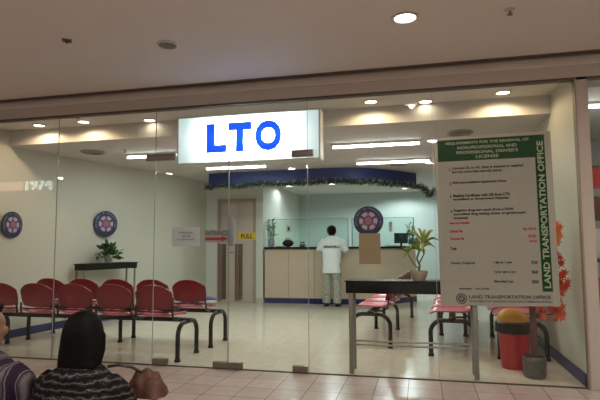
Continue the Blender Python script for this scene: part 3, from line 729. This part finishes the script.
# ------------------------------------------------------------------ people
def skin_mesh(V, E, Rr, sub=2, root=0):
    me = bpy.data.meshes.new('sk'); me.from_pydata([Vector(v) for v in V], E, []); me.update()
    o = bpy.data.objects.new('sk', me); COL.objects.link(o)
    o.modifiers.new('s', 'SKIN'); sk = me.skin_vertices[0].data
    for i, r in enumerate(Rr): sk[i].radius = r if isinstance(r, tuple) else (r, r); sk[i].use_root = (i == root)
    o.modifiers['s'].use_smooth_shade = True
    m = o.modifiers.new('u', 'SUBSURF'); m.levels = sub; m.render_levels = sub
    dg = bpy.context.evaluated_depsgraph_get(); out = bpy.data.meshes.new_from_object(o.evaluated_get(dg))
    bpy.data.objects.remove(o); bpy.data.meshes.remove(me)
    b = bmesh.new(); b.from_mesh(out); bpy.data.meshes.remove(out); return b
def remesh(mb, name, m, parent, vox=.01, smooth_it=3):
    bmesh.ops.recalc_face_normals(mb.bm, faces=mb.bm.faces)
    me = bpy.data.meshes.new(name); mb.bm.to_mesh(me); mb.bm.free()
    o = bpy.data.objects.new(name, me); COL.objects.link(o)
    r = o.modifiers.new('r', 'REMESH'); r.mode = 'VOXEL'; r.voxel_size = vox; r.use_smooth_shade = True
    if smooth_it:
        s = o.modifiers.new('s', 'SMOOTH'); s.iterations = smooth_it; s.factor = .5
    dg = bpy.context.evaluated_depsgraph_get(); out = bpy.data.meshes.new_from_object(o.evaluated_get(dg)); out.name = name
    bpy.data.objects.remove(o); bpy.data.meshes.remove(me)
    out.materials.clear(); out.materials.append(m)
    for p in out.polygons: p.use_smooth = True
    o = bpy.data.objects.new(name, out); COL.objects.link(o); o.parent = parent
    return o
def head(mb, c, yaw_, tilt=0., s=1.):
    """head of height ~.225*s centred at c; yaw_ is the facing angle about Z (0 = +Y), tilt forward"""
    T = Matrix.Translation(Vector(c)) @ Matrix.Rotation(yaw_, 4, 'Z') @ Matrix.Rotation(-tilt, 4, 'X')
    def e(cc, rr): mb.ell((0, 0, 0), tuple(q * s for q in rr), None) if False else mb.merge(_ell(cc, rr, s), T)
    e((0, -.012, .025), (.076, .092, .088)); e((0, .018, -.035), (.062, .072, .075)); e((0, .05, -.085), (.034, .034, .028))
    e((0, .092, -.02), (.013, .02, .022)); e((0, .085, .0), (.009, .012, .03))      # nose
    e((0, .080, -.058), (.024, .014, .007)); e((0, .079, -.068), (.021, .014, .007))  # lips
    for sx in (-1, 1):
        e((sx * .03, .070, .008), (.014, .012, .009)); e((sx * .03, .074, .026), (.019, .012, .005)); e((sx * .076, -.005, -.012), (.010, .019, .032))
def _ell(cc, rr, s):
    t = bmesh.new(); bmesh.ops.create_uvsphere(t, u_segments=16, v_segments=12, radius=1)
    for q in t.verts: q.co = Vector((q.co.x * rr[0] + cc[0], q.co.y * rr[1] + cc[1], q.co.z * rr[2] + cc[2])) * s
    return t
def hand(mb, wrist, d, n, side, curl=.5, s=1.):
    """palm plus four fingers and a thumb; d along fingers, n palm normal, side = direction of the thumb"""
    d = Vector(d).normalized(); n = Vector(n); n = (n - d * n.dot(d)).normalized(); l = d.cross(n).normalized()
    if l.dot(Vector(side)) < 0: l = -l
    w0 = Vector(wrist)
    mb.tube([w0 - d * .01, w0 + d * .03 * s, w0 + d * .085 * s], [.022 * s, .036 * s, .038 * s], 10, flat=.42, up=tuple(n))
    for k, ln in enumerate((.070, .078, .073, .057)):
        b = w0 + d * .078 * s + l * (.028 - .019 * k) * s; p = [b]; ang = 0
        for j, q in enumerate((.45, .30, .25)):
            ang += curl * (.5 + .3 * j); p.append(p[-1] + (d * math.cos(ang) + n * math.sin(ang)) * ln * q * s)
        mb.tube(p, [.0095 * s, .009 * s, .008 * s, .0065 * s], 8)
    b = w0 + d * .025 * s + l * .028 * s
    mb.tube([b, b + (l * .8 + d * .6) * .035 * s, b + (l * .8 + d * 1.4 + n * .3) * .045 * s], [.013 * s, .011 * s, .008 * s], 8)

# customer at the counter (seen from behind, leaning on it)
mx, my = -1.69, 5.00
man = thing('person', 'person in white printed t-shirt and light trousers leaning on the counter', 'person', (mx, my, 0))
man.scale = (1.12, 1.0, 1.0)
body = MB()
V = [(0, 0, .87), (0, .01, 1.02), (0, .05, 1.18), (0, .075, 1.28), (0, .10, 1.345),
     (-.14, .07, 1.24), (.14, .07, 1.24), (-.225, .12, 1.08), (.225, .12, 1.08), (-.17, .30, 1.165), (.15, .32, 1.165),
     (-.075, 0, .80), (.075, 0, .80), (-.085, .02, .46), (.085, .01, .46), (-.09, 0, .09), (.09, -.01, .09), (-.10, .11, .035), (.10, .10, .035)]
E_ = [(0, 1), (1, 2), (2, 3), (3, 4), (3, 5), (3, 6), (5, 7), (6, 8), (7, 9), (8, 10), (0, 11), (0, 12), (11, 13), (12, 14), (13, 15), (14, 16), (15, 17), (16, 18)]
Rr = [(.13, .10), (.125, .095), (.14, .10), (.09, .075), (.045, .045), .036, .036, .036, .042, .028, .028, .085, .085, .055, .055, .036, .036, .035, .035]
body.merge(skin_mesh(V, E_, Rr))
head(body, (-.015, .135, 1.425), .25, .45, 1.0)
hand(body, (-.17, .30, 1.165), (.35, 1, -.05), (0, 0, -1), (1, 0, 0), .25, .95); hand(body, (.15, .32, 1.165), (-.45, 1, -.05), (0, 0, -1), (-1, 0, 0), .35, .95)
bo = remesh(body, 'body', M_skin, man, .009, 2)
hr = MB(); T = Matrix.Translation((-.015, .135, 1.425)) @ Matrix.Rotation(.25, 4, 'Z') @ Matrix.Rotation(-.45, 4, 'X')
hr.merge(_ell((0, -.022, .030), (.083, .092, .086), 1.04), T); hr.merge(_ell((0, -.055, -.03), (.066, .05, .06), 1.04), T)
hr.merge(_ell((0, .04, .07), (.07, .065, .035), 1.04), T)
remesh(hr, 'hair', M_hair, man, .009, 1)
def torso_loft(mb, rings, seg=28):
    """rings: (cx, cy, z, rx, ry)"""
    R_ = []
    for (cx, cy, z, rx, ry) in rings:
        R_.append([mb.bm.verts.new((cx + rx * math.copysign(abs(math.cos(a)) ** .85, math.cos(a)), cy + ry * math.copysign(abs(math.sin(a)) ** .85, math.sin(a)), z)) for a in [2 * PI * k / seg for k in range(seg)]])
    for i in range(len(R_) - 1):
        for k in range(seg): mb.bm.faces.new((R_[i][k], R_[i][(k + 1) % seg], R_[i + 1][(k + 1) % seg], R_[i + 1][k]))
    mb.bm.faces.new(R_[0][::-1]); mb.bm.faces.new(R_[-1])
shirt = MB()
torso_loft(shirt, [(0, 0, .63, .160, .135), (0, 0, .70, .158, .135), (0, .005, .85, .155, .13), (0, .02, 1.0, .163, .13), (0, .045, 1.13, .178, .13), (0, .065, 1.23, .175, .115), (0, .085, 1.295, .13, .09), (0, .098, 1.345, .068, .062)])
shirt.tube([(-.12, .07, 1.25), (-.175, .085, 1.19), (-.225, .12, 1.08), (-.22, .17, 1.06)], [.07, .07, .062, .058], 16); shirt.tube([(.12, .07, 1.25), (.175, .085, 1.19), (.225, .12, 1.08), (.22, .17, 1.06)], [.07, .07, .062, .058], 16)
so = remesh(shirt, 'shirt', mat('white_shirt', (.80, .86, .87), .8, bump=.15, bscale=14), man, .011, 4)
tx = MB(); text(tx, 'MEGAFORCE', .28, .05, (.02, -.100, 1.135), Matrix.Rotation(math.radians(-11), 4, 'X') , bold=.03)
tx.build('lettering', M_ink, so, smooth=False)
tr2 = MB()
torso_loft(tr2, [(0, 0, .72, .145, .12), (0, 0, .80, .15, .125), (0, 0, .90, .14, .115)])
for s, y in ((-1, .02), (1, .01)):
    tr2.tube([(s * .075, 0, .82), (s * .08, .005, .65), (s * .085, y, .46), (s * .09, .005, .25), (s * .092, -.005, .06)], [.092, .086, .076, .070, .072], 18)
remesh(tr2, 'trousers', mat('camo_trousers', (.36, .36, .31), .85, var=.8, vscale=20), man, .011, 3)
for s, y in ((-1, .0), (1, -.01)):
    sb = MB(); sb.ell((s * .10, y + .055, .035), (.045, .125, .04)); sb.box(s * .10 - .04, s * .10 + .04, y - .06, y + .16, 0, .02, .008)
    remesh(sb, 'shoe', M_black, man, .008, 2)

# seated pair on a mall bench, seen from behind
be = thing('mall_bench', 'dark slatted bench under the seated pair, only back edge visible', 'bench', (-1.25, -3.15, 0))
M_bench = mat('bench_dark', (.022, .014, .011), .6)
for x in (-.55, .0, .60): MB().box(x - .03, x + .03, -.20, .22, 0, .17, .005).build('leg', M_bench, be)
MB().box(-.65, .75, -.20, .24, .17, .205, .008).build('seat', M_bench, be)
MB().box(-.65, .75, -.262, -.232, .30, .685, .006).box(-.60, -.55, -.25, -.20, .17, .62).box(.65, .70, -.25, -.20, .17, .62).build('backrest', M_bench, be)
def seated(label, x, y, hx, hz, hyaw, sh_z, sw, female, hs=.93):
    t = thing('person', label, 'person', (x, y, 0)); b = MB()
    zs = sh_z
    V = [(0, -.10, .29), (0, -.12, .42), (0, -.13, .56), (0, -.12, zs - .03), (0, -.10, zs + .04),
         (-sw, -.11, zs - .045), (sw, -.11, zs - .045), (-sw - .03, -.04, zs - .23), (sw + .03, -.04, zs - .23), (-.10, .17, zs - .29), (.12, .17, zs - .29),
         (-.09, .0, .29), (.09, .0, .29), (-.11, .34, .36), (.11, .34, .36), (-.11, .40, .07), (.11, .42, .07), (-.11, .52, .035), (.11, .54, .035)]
    Rr = [(.13, .10), (.12, .09), (.12, .085), (.07, .055), (.04, .04), .036, .036, .034, .034, .027, .027, .08, .08, .055, .055, .038, .038, .034, .034]
    b.merge(skin_mesh(V, E_, Rr)); head(b, (hx, -.09, hz), hyaw, .08, hs)
    b.tube([(0, -.10, zs + .02), (hx * .7, -.095, hz - .06)], [.052, .046], 12)
    hand(b, (-.10, .17, zs - .29), (.5, .8, -.2), (0, 0, -1), (1, 0, 0), .5, .9); hand(b, (.12, .17, zs - .29), (-.5, .8, -.2), (0, 0, -1), (-1, 0, 0), .5, .9)
    remesh(b, 'body', M_skin, t, .009, 2)
    return t
def stripes(name, cols, axis=2, scale=9., dist=2.):
    m = bpy.data.materials.new(name); m.use_nodes = True; nt = m.node_tree; b = nt.nodes['Principled BSDF']; b.inputs['Roughness'].default_value = .9; b.inputs['Specular IOR Level'].default_value = .12
    tc = nt.nodes.new('ShaderNodeTexCoord'); w = nt.nodes.new('ShaderNodeTexWave'); w.bands_direction = 'XYZ'[axis]
    w.inputs['Scale'].default_value = scale; w.inputs['Distortion'].default_value = dist; w.inputs['Detail'].default_value = 3; w.inputs['Detail Scale'].default_value = 3
    nt.links.new(tc.outputs['Object'], w.inputs['Vector']); cr = nt.nodes.new('ShaderNodeValToRGB')
    el = cr.color_ramp.elements
    while len(el) < len(cols): el.new(.5)
    for i, (p_, c_) in enumerate(cols): el[i].position = p_; el[i].color = (*c_, 1)
    nt.links.new(w.outputs['Fac'], cr.inputs[0]); nt.links.new(cr.outputs[0], b.inputs['Base Color'])
    return m
def garment(t, zs, sw, m, name, neck_open=.085, sleeve=.30):
    g = MB()
    torso_loft(g, [(0, -.10, .22, .16, .14), (0, -.12, .34, .155, .125), (0, -.13, .50, .16, .12), (0, -.13, zs - .12, .165, .105), (0, -.12, zs - .03, sw + .02, .085), (0, -.115, zs + .018, sw * .72, .072), (0, -.11, zs + .036, neck_open, .058)])
    for s in (-1, 1):
        g.tube([(s * (sw - .03), -.115, zs - .02), (s * (sw + .005), -.10, zs - .06), (s * (sw + .04), -.06, zs - .18)], [.050, .056, .052], 16)
    return remesh(g, name, m, t, .010, 3)
# woman
wo = seated('person with long straight black hair in black and grey patterned top', -1.115, -3.08, .0, .868, 0, .755, .115, True, .72)
top = garment(wo, .768, .125, stripes('patterned_top', [(0, (.003, .003, .003)), (.5, (.005, .004, .005)), (.58, (.07, .066, .066)), (.66, (.005, .004, .005)), (.9, (.006, .005, .006)), (1, (.09, .085, .085))], 2, 15, 4), 'patterned_top', .062)
h = MB(); rings = []
def hair_ring(z, rx, ry, cy): rings.append((0, cy, z, rx, ry))
for z, rx, ry, cy in ((.765, .030, .018, -.125), (.783, .056, .034, -.125), (.80, .070, .044, -.122), (.84, .071, .052, -.112), (.88, .067, .060, -.105), (.915, .062, .064, -.10), (.945, .053, .056, -.10), (.967, .037, .042, -.10), (.979, .013, .018, -.10)): hair_ring(z, rx, ry, cy)
torso_loft(h, rings)
for s in (-1, 1): h.tube([(s * .05, -.075, .90), (s * .055, -.085, .85), (s * .057, -.10, .80)], [.018, .019, .013], 10)
rnd = random.Random(9)
for k in range(13):
    x = -.058 + k * .0097; h.tube([(x * .95, -.12 + rnd.uniform(-.02, .015), .81), (x, -.125, .785), (x * 1.05, -.125, .752 + rnd.uniform(-.012, .014))], [.016, .012, .006], 8)
remesh(h, 'hair', M_hair, wo, .007, 2)
pants = lambda t, m: remesh((lambda g: (torso_loft(g, [(0, -.10, .212, .17, .15), (0, -.09, .30, .17, .14), (0, -.10, .38, .15, .12)]), [g.tube([(s * .085, -.05, .30), (s * .10, .18, .335), (s * .11, .345, .355), (s * .11, .385, .22), (s * .11, .40, .08)], [.092, .082, .068, .058, .055], 16) for s in (-1, 1)], g)[-1])(MB()), 'trousers', m, t, .011, 3)
pants(wo, mat('dark_denim', (.02, .025, .045), .9))
for s in (-1, 1):
    for t_ in (wo,):
        sb = MB(); sb.ell((s * .11, .47, .04), (.042, .11, .04)); remesh(sb, 'shoe', M_black, t_, .009, 1)
bg2 = thing('handbag', 'brown leather handbag with strap at right side of seated long haired person', 'bag', (-.945, -3.06, .660))
# the bag rests on the bench back and the arm, hung from its strap
MB().surf(lambda u, v: ((u - .5) * .12 * (1 + .25 * math.sin(PI * v)), (v - .5) * .10, .02 + .085 * math.sin(PI * u) ** .6 * math.sin(PI * v) ** .5 + .012 * math.sin(u * 19) * math.sin(v * 11)), 16, 12, .02).build('bag_body', mat('brown_leather', (.055, .022, .014), .6, spec=.25, var=.6, vscale=34, bump=.5, bscale=30), bg2)
MB().tube([(-.01, 0, .09), (-.045, -.02, .115), (-.085, -.04, .125), (-.12, -.05, .12)], .005, 8).build('strap', M_black, bg2)
# man beside her
ma = seated('person with short black hair in striped grey and purple shirt at left edge', -1.485, -3.12, -.02, .925, -1.05, .80, .14, False, .85)
garment(ma, .80, .15, stripes('striped_shirt', [(0, (.018, .010, .024)), (.40, (.022, .014, .026)), (.5, (.16, .15, .16)), (.60, (.014, .007, .024)), (.85, (.05, .042, .05)), (1, (.10, .09, .10))], 0, 5.5, 1.0), 'striped_shirt', .07)
h = MB(); T = Matrix.Translation((-.02, -.09, .925)) @ Matrix.Rotation(-1.05, 4, 'Z') @ Matrix.Rotation(-.08, 4, 'X')
h.merge(_ell((0, -.020, .036), (.086, .096, .088), .85), T); h.merge(_ell((0, -.035, -.005), (.083, .060, .060), .85), T); h.merge(_ell((0, -.06, -.02), (.066, .045, .06), .85), T); h.merge(_ell((0, .025, .074), (.066, .055, .026), .85), T)
remesh(h, 'hair', M_hair, ma, .008, 1)
pants(ma, mat('dark_trousers', (.03, .028, .03), .9))
for s in (-1, 1):
    sb = MB(); sb.ell((s * .11, .47, .04), (.045, .12, .04)); remesh(sb, 'shoe', M_black, ma, .009, 1)


# ------------------------------------------------------------------ the mall corridor behind the camera
struct(MB().box(-22, 8, -10.2, -10, 0, 6).build('wall_mall_unseen', mat('mall_wall', (.11, .085, .075), .7)))  # unseen far wall, added dark so the glass mirrors little light
struct(MB().box(-22, 8, -10.2, -5.8, 6, 6.1).build('ceiling', M_mall_ceil))
struct(MB().box(-22, 8, -5.95, -5.8, 2.785, 6).build('wall_mall_bulkhead', M_header))
ss = thing('shop_sign', 'lit white lettering of a shop across the corridor, seen mirrored in glass', 'sign', (-12.6, -9.96, 3.26))
MB().box(-2.6, -.68, -.03, .04, -.18, .18, .01).build('lit_panel', mat('panel_pink', (.5, .3, .25), .6, emit=(.9, .50, .36), estr=5), ss)
mb = MB(); text(mb, '1974', 1.08, .40, (0, .03, .0), None, bold=.04, ext=.02)
mb.build('lettering', mat('sign_white', (.8, .9, .85), .5, emit=(.85, 1, .9), estr=9), ss, smooth=False)

k_ = 0
for y in (-3.3, -5.5, -7.9):  # rows of lamps out of view, added to brighten the mall side
    for x in (-8.2, -5.4, -2.6, .2, 3.0, 5.8):
        if y > -4 and -6 < x < 0: k_ += 1; continue
        downlight('lit downlight added in the unseen corridor ceiling to brighten the mall side, glinting in glass', x, y, (ZM - .004 if y > -6 else 6), True, .075, 0, 'added downlights of the mall corridor')
        l = bpy.data.lights.new('downlight_lamp', 'AREA'); l.shape = 'DISK'; l.size = .14; l.energy = MALL_W; l.color = (1, .87, .76)
        o = bpy.data.objects.new('downlight_lamp', l); COL.objects.link(o); o.location = (x, y, (ZM if y > -6 else 6) - .03); k_ += 1
# ------------------------------------------------------------------ light
w = bpy.data.worlds.new('world'); sc.world = w; w.use_nodes = True
w.node_tree.nodes['Background'].inputs[0].default_value = (1, .86, .74, 1)
w.node_tree.nodes['Background'].inputs[1].default_value = .2
sc.view_settings.view_transform = 'Standard'; sc.view_settings.look = 'None'
sc.view_settings.gamma = 1; sc.view_settings.use_curve_mapping = False
sc.view_settings.exposure = .08
sc.cycles.max_bounces = 10; sc.cycles.transparent_max_bounces = 16; sc.cycles.sample_clamp_indirect = 4
sc.cycles.use_denoising = True
